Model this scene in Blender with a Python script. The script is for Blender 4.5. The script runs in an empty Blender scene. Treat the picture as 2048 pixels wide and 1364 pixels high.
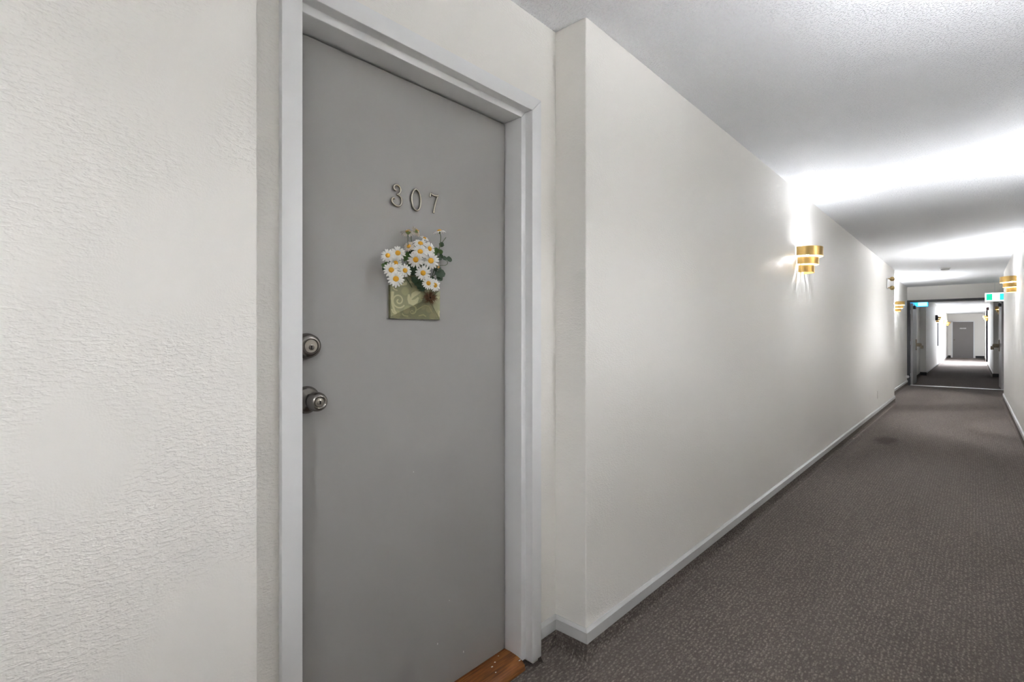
import bpy, bmesh, math, random
from mathutils import Vector, Matrix
random.seed(7)
S = bpy.context.scene
COL = S.collection
PI = math.pi

# ------------------------------------------------------------------ camera, world, exposure
FPX = 1015.0
YAW = math.atan((1948 - 1024) / FPX)
cam_d = bpy.data.cameras.new('camera')
cam_d.sensor_width = 36.0
cam_d.lens = 36.0 * FPX / 2048.0
cam_d.shift_y = -11.0 / 2048.0
cam_d.clip_start = 0.02
cam = bpy.data.objects.new('camera', cam_d)
cam.location = (0, 0, 1.237)
cam.rotation_euler = (PI / 2, 0, YAW)
COL.objects.link(cam)
S.camera = cam

w = bpy.data.worlds.new('world'); S.world = w; w.use_nodes = True
w.node_tree.nodes['Background'].inputs[0].default_value = (0.75, 0.85, 1.0, 1)
w.node_tree.nodes['Background'].inputs[1].default_value = 1.0

SCONCE_STRENGTH = 760.0
SCONCE_COLOR = (0.95, 0.985, 1.04)
DAYLIGHT = 520.0
S.view_settings.view_transform = 'Standard'
S.view_settings.look = 'None'
S.view_settings.gamma = 1.0
S.view_settings.use_curve_mapping = False
S.view_settings.exposure = 1.53
S.cycles.max_bounces = 7
S.cycles.diffuse_bounces = 6
S.cycles.glossy_bounces = 3
S.cycles.use_adaptive_sampling = True
S.cycles.adaptive_threshold = 0.06
S.cycles.sample_clamp_indirect = 40.0
S.cycles.blur_glossy = 1.0
S.cycles.caustics_reflective = False
S.cycles.caustics_refractive = False

# ------------------------------------------------------------------ materials
MATS = {}
def new_mat(name):
    m = bpy.data.materials.new(name); m.use_nodes = True
    nt = m.node_tree
    MATS[name] = m
    return m, nt, nt.nodes['Principled BSDF']
def plain(name, col, rough=0.5, metal=0.0, spec=0.5, vary=0.0, vscale=8.0, bump=0.0, bscale=200.0):
    m, nt, b = new_mat(name)
    N, L = nt.nodes, nt.links
    b.inputs['Base Color'].default_value = (*col, 1)
    b.inputs['Roughness'].default_value = rough
    b.inputs['Metallic'].default_value = metal
    b.inputs['Specular IOR Level'].default_value = spec
    tc = N.new('ShaderNodeTexCoord')
    if vary:
        n = N.new('ShaderNodeTexNoise'); n.inputs['Scale'].default_value = vscale; n.inputs['Detail'].default_value = 4
        L.new(tc.outputs['Object'], n.inputs['Vector'])
        mx = N.new('ShaderNodeMix'); mx.data_type = 'RGBA'
        mx.inputs[6].default_value = tuple(c * (1 - vary) for c in col) + (1,)
        mx.inputs[7].default_value = tuple(min(1, c * (1 + vary)) for c in col) + (1,)
        L.new(n.outputs['Fac'], mx.inputs[0]); L.new(mx.outputs[2], b.inputs['Base Color'])
    if bump:
        n2 = N.new('ShaderNodeTexNoise'); n2.inputs['Scale'].default_value = bscale; n2.inputs['Detail'].default_value = 2
        L.new(tc.outputs['Object'], n2.inputs['Vector'])
        bp = N.new('ShaderNodeBump'); bp.inputs['Strength'].default_value = bump; bp.inputs['Distance'].default_value = 0.002
        L.new(n2.outputs['Fac'], bp.inputs['Height']); L.new(bp.outputs['Normal'], b.inputs['Normal'])
    return m
def emit(name, col, strength, base=(0.8, 0.8, 0.8)):
    m, nt, b = new_mat(name)
    b.inputs['Base Color'].default_value = (*base, 1)
    b.inputs['Emission Color'].default_value = (*col, 1)
    b.inputs['Emission Strength'].default_value = strength
    return m
def math_node(nt, op, a=None, b=None, clamp=False):
    n = nt.nodes.new('ShaderNodeMath'); n.operation = op; n.use_clamp = clamp
    for i, v in enumerate((a, b)):
        if v is None: continue
        if isinstance(v, (int, float)): n.inputs[i].default_value = v
        else: nt.links.new(v, n.inputs[i])
    return n.outputs[0]
def noise(nt, vec, scale, detail=3, rough=0.5):
    n = nt.nodes.new('ShaderNodeTexNoise'); n.inputs['Scale'].default_value = scale
    n.inputs['Detail'].default_value = detail; n.inputs['Roughness'].default_value = rough
    nt.links.new(vec, n.inputs['Vector']); return n.outputs['Fac']
def mapping(nt, vec, scale=(1, 1, 1), loc=(0, 0, 0)):
    n = nt.nodes.new('ShaderNodeMapping'); n.inputs['Scale'].default_value = scale; n.inputs['Location'].default_value = loc
    nt.links.new(vec, n.inputs['Vector']); return n.outputs['Vector']
def smooth(nt, v, lo, hi, to0=0.0, to1=1.0):
    n = nt.nodes.new('ShaderNodeMapRange'); n.interpolation_type = 'SMOOTHSTEP'
    n.inputs['From Min'].default_value = lo; n.inputs['From Max'].default_value = hi
    n.inputs['To Min'].default_value = to0; n.inputs['To Max'].default_value = to1
    nt.links.new(v, n.inputs['Value']); return n.outputs['Result']
def mix_rgb(nt, fac, c0, c1):
    n = nt.nodes.new('ShaderNodeMix'); n.data_type = 'RGBA'
    for k, c in ((6, c0), (7, c1)):
        if isinstance(c, tuple): n.inputs[k].default_value = (*c, 1)
        else: nt.links.new(c, n.inputs[k])
    if isinstance(fac, (int, float)): n.inputs[0].default_value = fac
    else: nt.links.new(fac, n.inputs[0])
    return n.outputs[2]

def wall_material():
    m, nt, b = new_mat('plaster_wall')
    tc = nt.nodes.new('ShaderNodeTexCoord').outputs['Object']
    ridged = noise(nt, mapping(nt, tc, (70, 70, 180)), 1.0, 2, 0.55)
    ridged = smooth(nt, ridged, 0.46, 0.62)
    mask = smooth(nt, noise(nt, mapping(nt, tc, (4.5, 4.5, 4.0)), 1.0, 1.5, 0.6), 0.36, 0.54)
    fine = noise(nt, tc, 330.0, 0)
    h = math_node(nt, 'ADD', math_node(nt, 'MULTIPLY', ridged, mask), math_node(nt, 'MULTIPLY', fine, 0.35))
    bp = nt.nodes.new('ShaderNodeBump'); bp.inputs['Strength'].default_value = 0.34; bp.inputs['Distance'].default_value = 0.0019
    nt.links.new(h, bp.inputs['Height']); nt.links.new(bp.outputs['Normal'], b.inputs['Normal'])
    var = noise(nt, tc, 1.7, 0)
    nt.links.new(mix_rgb(nt, var, (0.825, 0.800, 0.755), (0.85, 0.826, 0.785)), b.inputs['Base Color'])
    b.inputs['Roughness'].default_value = 0.42
    b.inputs['Specular IOR Level'].default_value = 0.45
wall_material()

def ceiling_material():
    m, nt, b = new_mat('stipple_ceiling')
    tc = nt.nodes.new('ShaderNodeTexCoord').outputs['Object']
    blobs = smooth(nt, noise(nt, tc, 125.0, 1, 0.5), 0.50, 0.68)
    fine = noise(nt, tc, 320.0, 0)
    h = math_node(nt, 'ADD', blobs, math_node(nt, 'MULTIPLY', fine, 0.3))
    bp = nt.nodes.new('ShaderNodeBump'); bp.inputs['Strength'].default_value = 0.9; bp.inputs['Distance'].default_value = 0.004
    nt.links.new(h, bp.inputs['Height']); nt.links.new(bp.outputs['Normal'], b.inputs['Normal'])
    b.inputs['Base Color'].default_value = (0.90, 0.908, 0.925, 1)
    b.inputs['Roughness'].default_value = 0.75
    b.inputs['Specular IOR Level'].default_value = 0.3
ceiling_material()

def carpet_material():
    m, nt, b = new_mat('loop_carpet')
    tc = nt.nodes.new('ShaderNodeTexCoord').outputs['Object']
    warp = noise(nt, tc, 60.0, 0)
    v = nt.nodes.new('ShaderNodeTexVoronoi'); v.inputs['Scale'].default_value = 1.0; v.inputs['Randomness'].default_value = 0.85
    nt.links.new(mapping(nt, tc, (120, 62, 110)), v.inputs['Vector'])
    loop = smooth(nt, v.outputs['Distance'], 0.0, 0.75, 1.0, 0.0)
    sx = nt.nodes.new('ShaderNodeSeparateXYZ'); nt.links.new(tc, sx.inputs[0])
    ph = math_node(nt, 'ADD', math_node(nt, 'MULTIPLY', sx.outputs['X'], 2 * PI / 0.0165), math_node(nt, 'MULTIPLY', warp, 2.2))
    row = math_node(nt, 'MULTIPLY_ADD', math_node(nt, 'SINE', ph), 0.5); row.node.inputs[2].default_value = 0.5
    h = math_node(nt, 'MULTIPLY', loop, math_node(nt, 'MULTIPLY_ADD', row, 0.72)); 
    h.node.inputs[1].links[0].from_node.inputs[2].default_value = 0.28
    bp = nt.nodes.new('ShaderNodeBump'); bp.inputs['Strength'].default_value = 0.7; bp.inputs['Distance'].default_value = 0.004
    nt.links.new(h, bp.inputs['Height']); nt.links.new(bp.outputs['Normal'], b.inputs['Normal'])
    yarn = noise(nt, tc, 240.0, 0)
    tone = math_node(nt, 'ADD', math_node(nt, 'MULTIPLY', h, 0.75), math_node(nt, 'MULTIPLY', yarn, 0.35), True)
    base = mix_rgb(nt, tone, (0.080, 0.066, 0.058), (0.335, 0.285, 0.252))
    # old stain on the carpet, further down the corridor
    st = nt.nodes.new('ShaderNodeVectorMath'); st.operation = 'LENGTH'
    nt.links.new(mapping(nt, tc, (1 / 0.16, 1 / 0.40, 1), (0.77 / 0.16, -7.40 / 0.40, 0)), st.inputs[0])
    sd = math_node(nt, 'ADD', st.outputs['Value'], math_node(nt, 'MULTIPLY', noise(nt, tc, 9.0, 3), 0.9))
    sm = smooth(nt, sd, 0.75, 1.45, 0.55, 0.0)
    nt.links.new(mix_rgb(nt, sm, base, (0.035, 0.028, 0.027)), b.inputs['Base Color'])
    b.inputs['Roughness'].default_value = 0.95
    b.inputs['Specular IOR Level'].default_value = 0.1
carpet_material()

def wood_material():
    m, nt, b = new_mat('threshold_wood')
    tc = nt.nodes.new('ShaderNodeTexCoord').outputs['Object']
    g = noise(nt, mapping(nt, tc, (160, 9, 160)), 1.0, 5, 0.65)
    g2 = noise(nt, mapping(nt, tc, (30, 5, 30)), 1.0, 3)
    t = smooth(nt, math_node(nt, 'MULTIPLY_ADD', g, 0.6), 0.3, 0.62)
    t.node.inputs[0].links[0].from_node.inputs[2].default_value = 0.15
    c = mix_rgb(nt, t, (0.095, 0.028, 0.007), (0.40, 0.150, 0.034))
    nt.links.new(mix_rgb(nt, smooth(nt, g2, 0.35, 0.7, 0.0, 0.45), c, (0.16, 0.045, 0.010)), b.inputs['Base Color'])
    b.inputs['Roughness'].default_value = 0.35
wood_material()

def leaf_paint():
    m, nt, b = new_mat('door_grey_paint')
    tc = nt.nodes.new('ShaderNodeTexCoord').outputs['Object']
    n = noise(nt, mapping(nt, tc, (3, 3, 2.2)), 1.0, 4)
    base = mix_rgb(nt, n, (0.325, 0.315, 0.300), (0.355, 0.345, 0.33))
    # rubbed pale scuffs low on the leaf
    sc = noise(nt, mapping(nt, tc, (14, 14, 60), (0, 0, 3)), 1.0, 5, 0.7)
    nt.links.new(mix_rgb(nt, smooth(nt, sc, 0.70, 0.80, 0.0, 0.5), base, (0.42, 0.41, 0.395)), b.inputs['Base Color'])
    b.inputs['Roughness'].default_value = 0.48
    bp = nt.nodes.new('ShaderNodeBump'); bp.inputs['Strength'].default_value = 0.05; bp.inputs['Distance'].default_value = 0.002
    nt.links.new(noise(nt, tc, 260.0, 2), bp.inputs['Height']); nt.links.new(bp.outputs['Normal'], b.inputs['Normal'])
leaf_paint()

def fabric_material(name, a, c):
    m, nt, b = new_mat(name)
    tc = nt.nodes.new('ShaderNodeTexCoord').outputs['Object']
    wv = nt.nodes.new('ShaderNodeTexVoronoi'); wv.inputs['Scale'].default_value = 26.0
    nt.links.new(tc, wv.inputs['Vector'])
    patch = smooth(nt, wv.outputs['Distance'], 0.28, 0.42)
    weave = noise(nt, mapping(nt, tc, (1, 900, 500)), 1.0, 2)
    col = mix_rgb(nt, patch, a, c)
    nt.links.new(mix_rgb(nt, math_node(nt, 'MULTIPLY', weave, 0.35), col, tuple(x * 0.72 for x in a)), b.inputs['Base Color'])
    b.inputs['Roughness'].default_value = 0.6
    b.inputs['Sheen Weight'].default_value = 0.3
fabric_material('sage_fabric', (0.42, 0.40, 0.21), (0.32, 0.315, 0.18))
fabric_material('olive_fabric', (0.25, 0.235, 0.115), (0.185, 0.18, 0.09))
plain('scroll_print', (0.56, 0.53, 0.31), 0.6, vary=0.1, vscale=60)
plain('scroll_print_dull', (0.33, 0.31, 0.16), 0.6, vary=0.1, vscale=60)
plain('white_trim', (0.80, 0.80, 0.803), 0.35, vary=0.015, vscale=5, bump=0.03, bscale=90)
plain('base_trim', (0.52, 0.52, 0.515), 0.38, vary=0.04, vscale=6, bump=0.04, bscale=80)
plain('black_base', (0.012, 0.012, 0.012), 0.5, vary=0.1)
plain('gap_shade', (0.01, 0.01, 0.01), 0.9)
plain('frame_grey', (0.055, 0.055, 0.058), 0.4, vary=0.06)
plain('fire_leaf_paint', (0.42, 0.41, 0.40), 0.4, vary=0.04, vscale=3)
plain('end_door_paint', (0.205, 0.185, 0.178), 0.5, vary=0.03, vscale=3)
plain('brass', (0.66, 0.44, 0.155), 0.30, 1.0, vary=0.06, vscale=30)
plain('brass_dull', (0.50, 0.36, 0.16), 0.4, 1.0, vary=0.1, vscale=40)
plain('nickel', (0.27, 0.25, 0.228), 0.27, 1.0, vary=0.06, vscale=60)
plain('nickel_face', (0.48, 0.445, 0.385), 0.34, 1.0, vary=0.05, vscale=80)
plain('digit_metal', (0.40, 0.365, 0.31), 0.22, 1.0, vary=0.15, vscale=90)
plain('keyhole', (0.012, 0.011, 0.010), 0.7)
plain('bronze', (0.20, 0.165, 0.12), 0.4, 0.8, vary=0.1, vscale=40)
plain('aluminium', (0.72, 0.72, 0.72), 0.35, 0.9, vary=0.05, vscale=20)
plain('plastic_white', (0.72, 0.71, 0.69), 0.4, vary=0.03)
plain('plastic_dark', (0.05, 0.055, 0.06), 0.45, vary=0.05)
plain('plastic_maroon', (0.06, 0.022, 0.022), 0.45, vary=0.05)
plain('petal_white', (0.93, 0.915, 0.88), 0.55, vary=0.05, vscale=90)
plain('petal_cream', (0.83, 0.74, 0.64), 0.55, vary=0.06, vscale=90)
plain('disc_yellow', (0.88, 0.44, 0.030), 0.7, vary=0.2, vscale=400, bump=0.6, bscale=900)
plain('leaf_green', (0.060, 0.135, 0.024), 0.5, vary=0.3, vscale=60)
plain('leaf_dark', (0.020, 0.050, 0.016), 0.5, vary=0.3, vscale=60)
plain('stem_green', (0.085, 0.115, 0.05), 0.6, vary=0.15, vscale=60)
plain('sepal_green', (0.17, 0.22, 0.05), 0.6, vary=0.2, vscale=90)
plain('seed_brown', (0.17, 0.082, 0.036), 0.8, vary=0.35, vscale=200)
plain('seed_dark', (0.045, 0.020, 0.010), 0.9, vary=0.3, vscale=200)
plain('paint_white', (0.75, 0.75, 0.74), 0.6)
emit('bulb_glow', SCONCE_COLOR, SCONCE_STRENGTH)
emit('sign_white', (0.85, 1.0, 0.97), 0.85)
emit('sign_green', (0.0, 0.36, 0.20), 0.75, (0.02, 0.3, 0.2))
emit('sign_teal', (0.02, 0.40, 0.40), 0.75, (0.02, 0.3, 0.3))
emit('sign_pale', (0.45, 0.85, 0.70), 0.8)
emit('sign_blue', (0.03, 0.36, 0.85), 1.0, (0.05, 0.3, 0.6))
emit('sign_cyan', (0.25, 0.72, 1.0), 1.0, (0.2, 0.5, 0.7))
def translucent(name, amount):
    nt = MATS[name].node_tree; b = nt.nodes['Principled BSDF']
    tr = nt.nodes.new('ShaderNodeBsdfTranslucent'); mx = nt.nodes.new('ShaderNodeMixShader'); mx.inputs[0].default_value = amount
    src = b.inputs['Base Color'].links[0].from_socket
    nt.links.new(src, tr.inputs['Color']); nt.links.new(b.outputs[0], mx.inputs[1]); nt.links.new(tr.outputs[0], mx.inputs[2])
    nt.links.new(mx.outputs[0], nt.nodes['Material Output'].inputs['Surface'])
for nm in ('petal_white', 'petal_cream'): translucent(nm, 0.3)
translucent('leaf_green', 0.25)
def glass_material():
    m, nt, b = new_mat('window_glass')
    b.inputs['Base Color'].default_value = (0.9, 0.95, 1, 1)
    b.inputs['Roughness'].default_value = 0.02
    b.inputs['Transmission Weight'].default_value = 1.0
    b.inputs['IOR'].default_value = 1.05
glass_material()

# ------------------------------------------------------------------ mesh helpers
def tag(o, label=None, cat=None, group=None, kind=None):
    if label: o['label'] = label
    if cat: o['category'] = cat
    if group: o['group'] = group
    if kind: o['kind'] = kind
    return o
def empty(name, loc=(0, 0, 0), rz=0.0, parent=None):
    o = bpy.data.objects.new(name, None); COL.objects.link(o)
    o.location = loc; o.rotation_euler = (0, 0, rz); o.empty_display_size = 0.05
    if parent: o.parent = parent
    return o
def link(name, me, mat, parent=None):
    o = bpy.data.objects.new(name, me); COL.objects.link(o)
    if mat and not me.materials: me.materials.append(MATS[mat])
    if parent: o.parent = parent
    return o
def obj(name, verts, faces, mat, parent=None, smooth_=False, bevel=0.0, seg=2):
    me = bpy.data.meshes.new(name)
    me.from_pydata([tuple(v) for v in verts], [], faces)
    bm = bmesh.new(); bm.from_mesh(me)
    bmesh.ops.recalc_face_normals(bm, faces=bm.faces[:])
    if bevel:
        es = [e for e in bm.edges if len(e.link_faces) == 2 and e.calc_face_angle(0) > 0.5]
        bmesh.ops.bevel(bm, geom=es, offset=bevel, segments=seg, affect='EDGES', profile=0.5, clamp_overlap=True)
    bm.to_mesh(me); bm.free()
    if smooth_:
        for p in me.polygons: p.use_smooth = True
        try: me.set_sharp_from_angle(angle=math.radians(40))
        except Exception: pass
    return link(name, me, mat, parent)
class MB:
    def __init__(s): s.v = []; s.f = []
    def add(s, v, f):
        n = len(s.v); s.v += [tuple(p) for p in v]; s.f += [tuple(i + n for i in q) for q in f]; return s
    def box(s, x0, x1, y0, y1, z0, z1):
        v = [(x, y, z) for x in (x0, x1) for y in (y0, y1) for z in (z0, z1)]
        return s.add(v, [(0, 1, 3, 2), (4, 6, 7, 5), (0, 4, 5, 1), (2, 3, 7, 6), (0, 2, 6, 4), (1, 5, 7, 3)])
    def prism(s, plan, z0, z1):
        n = len(plan)
        v = [(x, y, z0) for x, y in plan] + [(x, y, z1) for x, y in plan]
        f = [tuple(range(n)), tuple(range(2 * n - 1, n - 1, -1))]
        f += [(i, (i + 1) % n, n + (i + 1) % n, n + i) for i in range(n)]
        return s.add(v, f)
    def tube(s, pts, r, k=8, caps=True):
        pts = [Vector(p) for p in pts]; n = len(pts)
        rs = r if isinstance(r, (list, tuple)) else [r] * n
        prev = None; base = len(s.v)
        for i, p in enumerate(pts):
            t = (pts[min(i + 1, n - 1)] - pts[max(i - 1, 0)]).normalized()
            if prev is None:
                a = Vector((0, 0, 1)) if abs(t.z) < 0.9 else Vector((1, 0, 0))
                u = t.cross(a).normalized()
            else:
                u = (prev - t * prev.dot(t)).normalized()
            prev = u; q = t.cross(u)
            for j in range(k):
                an = 2 * PI * j / k
                s.v.append(tuple(p + (u * math.cos(an) + q * math.sin(an)) * rs[i]))
        for i in range(n - 1):
            for j in range(k):
                a = base + i * k + j; b = base + i * k + (j + 1) % k
                s.f.append((a, b, b + k, a + k))
        if caps:
            s.f.append(tuple(base + j for j in range(k))); s.f.append(tuple(base + (n - 1) * k + j for j in range(k - 1, -1, -1)))
        return s
    def lathe(s, prof, c=(0, 0, 0), axis='X', k=28):
        base = len(s.v); n = len(prof)
        for r, h in prof:
            for j in range(k):
                an = 2 * PI * j / k; a, b = r * math.cos(an), r * math.sin(an)
                p = {'X': (h, a, b), 'Y': (a, h, b), 'Z': (a, b, h)}[axis]
                s.v.append((c[0] + p[0], c[1] + p[1], c[2] + p[2]))
        for i in range(n - 1):
            for j in range(k):
                a = base + i * k + j; b = base + i * k + (j + 1) % k
                s.f.append((a, b, b + k, a + k))
        s.f.append(tuple(base + j for j in range(k))); s.f.append(tuple(base + (n - 1) * k + j for j in range(k - 1, -1, -1)))
        return s
    def build(s, name, mat, parent=None, smooth_=False, bevel=0.0, seg=2):
        return obj(name, s.v, s.f, mat, parent, smooth_, bevel, seg)
def rounded(plan, radius, idx, k=4):
    """plan polygon with the corners in idx rounded by radius"""
    out = []; n = len(plan)
    for i, p in enumerate(plan):
        if i not in idx: out.append(p); continue
        p = Vector(p); a = Vector(plan[i - 1]); b = Vector(plan[(i + 1) % n])
        A = p + (a - p).normalized() * radius; B = p + (b - p).normalized() * radius
        for j in range(k + 1):
            t = j / k
            q = A * (1 - t) ** 2 + p * 2 * t * (1 - t) + B * t ** 2
            out.append((q.x, q.y))
    return out
def sweep_plan(path, prof, side):
    """profile (d, z) swept along a plan path with mitres; d runs into the room, room on side (+1 = right of travel)"""
    n = len(path); P = [Vector(p) for p in path]; m = MB(); k = len(prof)
    norms = []
    for i in range(n - 1):
        t = (P[i + 1] - P[i]).normalized(); norms.append(Vector((t.y, -t.x)) * side)
    for i in range(n):
        if i == 0: off = norms[0]
        elif i == n - 1: off = norms[-1]
        else:
            b = norms[i - 1] + norms[i]; off = b / (1 + norms[i - 1].dot(norms[i]))
        for d, z in prof: m.v.append((P[i].x + off.x * d, P[i].y + off.y * d, z))
    for i in range(n - 1):
        for j in range(k):
            a = i * k + j; b = i * k + (j + 1) % k
            m.f.append((a, b, b + k, a + k))
    m.f.append(tuple(range(k))); m.f.append(tuple((n - 1) * k + j for j in range(k - 1, -1, -1)))
    return m

# ------------------------------------------------------------------ dimensions (metres; corridor runs along +Y)
XL, XLR = -1.084, -1.229        # left wall, its recesses
XR, XRR = 0.420, 0.565          # right wall, its recess
H = 2.44
YB, YE = -6.5, 37.4             # ends of the corridor
DY0, DY1, DTOP = 0.522, 1.497, 2.126   # outer edges of the door casing
A0, A1 = 0.418, 1.606           # door alcove
R0 = 11.65                      # left recess before the fire doors
FD = 15.95                      # fire door wall
RL, RRr = 20.0, 20.6            # ends of the recess beyond
RR0 = 13.5                      # right recess starts
LOB0, LOB1 = 28.6, 32.6         # side lobby with the window

# ------------------------------------------------------------------ setting: walls
r = 0.006
m = MB()
m.prism(rounded([(-1.7, YB), (XL, YB), (XL, A0), (XLR, A0), (XLR, DY0 + 0.03), (-1.7, DY0 + 0.03)], r, (2,)), 0, H)
m.prism(rounded([(-1.7, DY1 - 0.03), (XLR, DY1 - 0.03), (XLR, A1), (XL, A1), (XL, R0), (XLR, R0), (XLR, FD + 0.12), (-1.7, FD + 0.12)], r, (3, 4)), 0, H)
m.prism(rounded([(-1.7, FD + 0.12), (XLR, FD + 0.12), (XLR, RL), (XL, RL), (XL, YE), (-1.7, YE)], r, (3,)), 0, H)
m.box(-1.7, XLR, DY0 + 0.03, DY1 - 0.03, DTOP - 0.03, H)
m.box(-1.7, -1.60, DY0 + 0.03, DY1 - 0.03, 0, DTOP - 0.03)
tag(m.build('wall_left', 'plaster_wall', smooth_=True), 'long cream textured plaster wall with the grey numbered door', 'wall', kind='structure')

m = MB()
m.prism(rounded([(1.0, YB), (XR, YB), (XR, RR0), (XRR, RR0), (XRR, RRr), (XR, RRr), (XR, LOB0), (1.0, LOB0)], r, (2, 5)), 0, H)
m.prism([(1.0, LOB1), (XR, LOB1), (XR, YE), (1.0, YE)], 0, H)
m.box(0.42, 2.2, LOB0 - 0.1, LOB0, 0, H); m.box(0.42, 2.2, LOB1, LOB1 + 0.1, 0, H)
m.box(2.1, 2.2, LOB0, LOB1, 0, 0.5); m.box(2.1, 2.2, LOB0, LOB1, 2.2, H)
m.box(2.1, 2.2, LOB0, LOB0 + 0.3, 0.5, 2.2); m.box(2.1, 2.2, LOB1 - 0.3, LOB1, 0.5, 2.2)
tag(m.build('wall_right', 'plaster_wall', smooth_=True), 'cream plaster corridor wall on the right edge of the view', 'wall', kind='structure')
tag(MB().box(-1.7, 1.0, YB - 0.12, YB, 0, H).build('wall_back', 'plaster_wall'), 'plain cream wall closing the corridor behind the viewer', 'wall', kind='structure')
tag(MB().box(-1.7, 1.0, YE, YE + 0.12, 0, H).build('wall_end', 'plaster_wall'), 'cream wall at the far end around the dark grey door', 'wall', kind='structure')
tag(MB().box(XLR, XRR, FD, FD + 0.12, 2.108, H).build('wall_header', 'plaster_wall'), 'grey shaded wall strip above the open fire doors', 'wall', kind='structure')
tag(MB().box(-1.7, 2.2, YB - 0.12, YE + 0.12, H, H + 0.1).build('ceiling', 'stipple_ceiling'), 'white stippled ceiling along the whole corridor', 'ceiling', kind='structure')

# floor: one carpet, turned up at the foot of the walls
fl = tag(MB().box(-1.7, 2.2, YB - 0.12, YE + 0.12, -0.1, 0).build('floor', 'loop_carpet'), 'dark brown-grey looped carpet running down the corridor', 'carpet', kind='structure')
cove = [(0.0, 0.082), (0.010, 0.082), (0.010, 0.030), (0.013, 0.018), (0.020, 0.009), (0.032, 0.003), (0.045, 0.0005), (0.0, 0.0005)]
PATHS_L = [[(XL, YB), (XL, A0), (XLR, A0), (XLR, DY0)], [(XLR, DY1), (XLR, A1), (XL, A1), (XL, R0), (XLR, R0), (XLR, FD)],
           [(XLR, FD + 0.14), (XLR, RL), (XL, RL), (XL, YE)]]
PATHS_R = [[(XR, YB), (XR, RR0), (XRR, RR0), (XRR, FD)], [(XRR, FD + 0.14), (XRR, RRr), (XR, RRr), (XR, LOB0)], [(XR, LOB1), (XR, YE)]]
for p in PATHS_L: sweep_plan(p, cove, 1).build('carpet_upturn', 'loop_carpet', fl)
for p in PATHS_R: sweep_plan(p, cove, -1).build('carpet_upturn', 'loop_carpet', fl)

# white trim strips capping the turned-up carpet
strip = [(0.0, 0.132), (0.004, 0.132), (0.014, 0.122), (0.015, 0.082), (0.0, 0.082)]
bl = tag(sweep_plan(PATHS_L[1], strip, 1).build('baseboard_left', 'base_trim'), 'pale grey skirting strip along the left wall above the carpet edge', 'baseboard', kind='structure')
sweep_plan(PATHS_L[0], strip, 1).build('strip', 'base_trim', bl)
br = tag(sweep_plan(PATHS_R[0], strip, -1).build('baseboard_right', 'base_trim'), 'pale skirting strip along the right wall', 'baseboard', kind='structure')
low = [(0.0, 0.115), (0.008, 0.115), (0.010, 0.082), (0.0, 0.082)]
sweep_plan([(XL, RL + 0.2), (XL, YE)], low, 1).build('strip', 'base_trim', bl)
sweep_plan([(XR, RRr + 0.2), (XR, LOB0)], low, -1).build('strip', 'base_trim', br)
# black rubber bases on the returns and the end wall
bb = tag(MB().box(XLR, XL + 0.012, RL - 0.015, RL, 0, 0.115).build('baseboard_far', 'black_base'), 'black rubber skirting on the wall returns beyond the fire doors', 'baseboard', kind='structure')
MB().box(XR - 0.012, XRR, RRr - 0.015, RRr, 0, 0.115).build('strip', 'black_base', bb)
MB().box(XL, -0.96, YE - 0.02, YE, 0, 0.13).build('strip', 'black_base', bb)
MB().box(0.06, XR, YE - 0.02, YE, 0, 0.13).build('strip', 'black_base', bb)

# ------------------------------------------------------------------ the near door, number 307
door = tag(empty('door_1', (-1.328, 1.0, 0)), 'flat grey apartment door numbered 307 in a white frame', 'door', kind='structure')
def world_child(o):
    """keep world-space vertices under a placed parent"""
    o.matrix_parent_inverse = Matrix.Translation(-Vector(door.location)) if o.parent is door else o.parent.matrix_parent_inverse
    return o
def part(mb, name, mat, parent=None, **k):
    o = mb.build(name, mat, parent or door, **k)
    if o.parent is door: o.matrix_parent_inverse = Matrix.Translation(-Vector(door.location))
    return o
FX = -1.212
prof = [(0.0, XLR - 0.02), (0.0, FX), (0.053, FX), (0.053, -1.246), (0.076, -1.246), (0.076, -1.375), (0.03, -1.375), (0.03, XLR - 0.02)]
NEAR = {0.053: 0.0505, 0.076: 0.0665}     # the latch side is a little narrower
def jamb(seg):
    v = []; k = len(prof)
    g = lambda o: DY0 + NEAR.get(o, o)
    if seg == 'near': ends = [lambda o: (g(o), 0.022), lambda o: (g(o), DTOP - o)]
    if seg == 'far': ends = [lambda o: (DY1 - o, 0.022), lambda o: (DY1 - o, DTOP - o)]
    if seg == 'head': ends = [lambda o: (g(o), DTOP - o), lambda o: (DY1 - o, DTOP - o)]
    for e in ends:
        for o, x in prof: y, z = e(o); v.append((x, y, z))
    f = [(j, (j + 1) % k, k + (j + 1) % k, k + j) for j in range(k)] + [tuple(range(k)), tuple(range(2 * k - 1, k - 1, -1))]
    q = MB(); q.v = v; q.f = f; return q
part(jamb('near'), 'jamb', 'white_trim', bevel=0.0022, smooth_=True)
part(jamb('far'), 'jamb', 'white_trim', bevel=0.0022, smooth_=True)
part(jamb('head'), 'head_jamb', 'white_trim', bevel=0.0022, smooth_=True)
LY0, LY1 = DY0 + 0.0695, DY1 - 0.079
part(MB().box(-1.372, -1.328, LY0, LY1, 0.040, 2.045), 'leaf', 'door_grey_paint', bevel=0.0015)['label'] = 'flat grey painted door leaf'
# near-black sheet behind the leaf, its colour stands in for shade in the gap
part(MB().box(-1.42, -1.376, DY0 + 0.03, DY1 - 0.03, 0, DTOP - 0.03), 'gap_shade_sheet', 'gap_shade')
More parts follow.
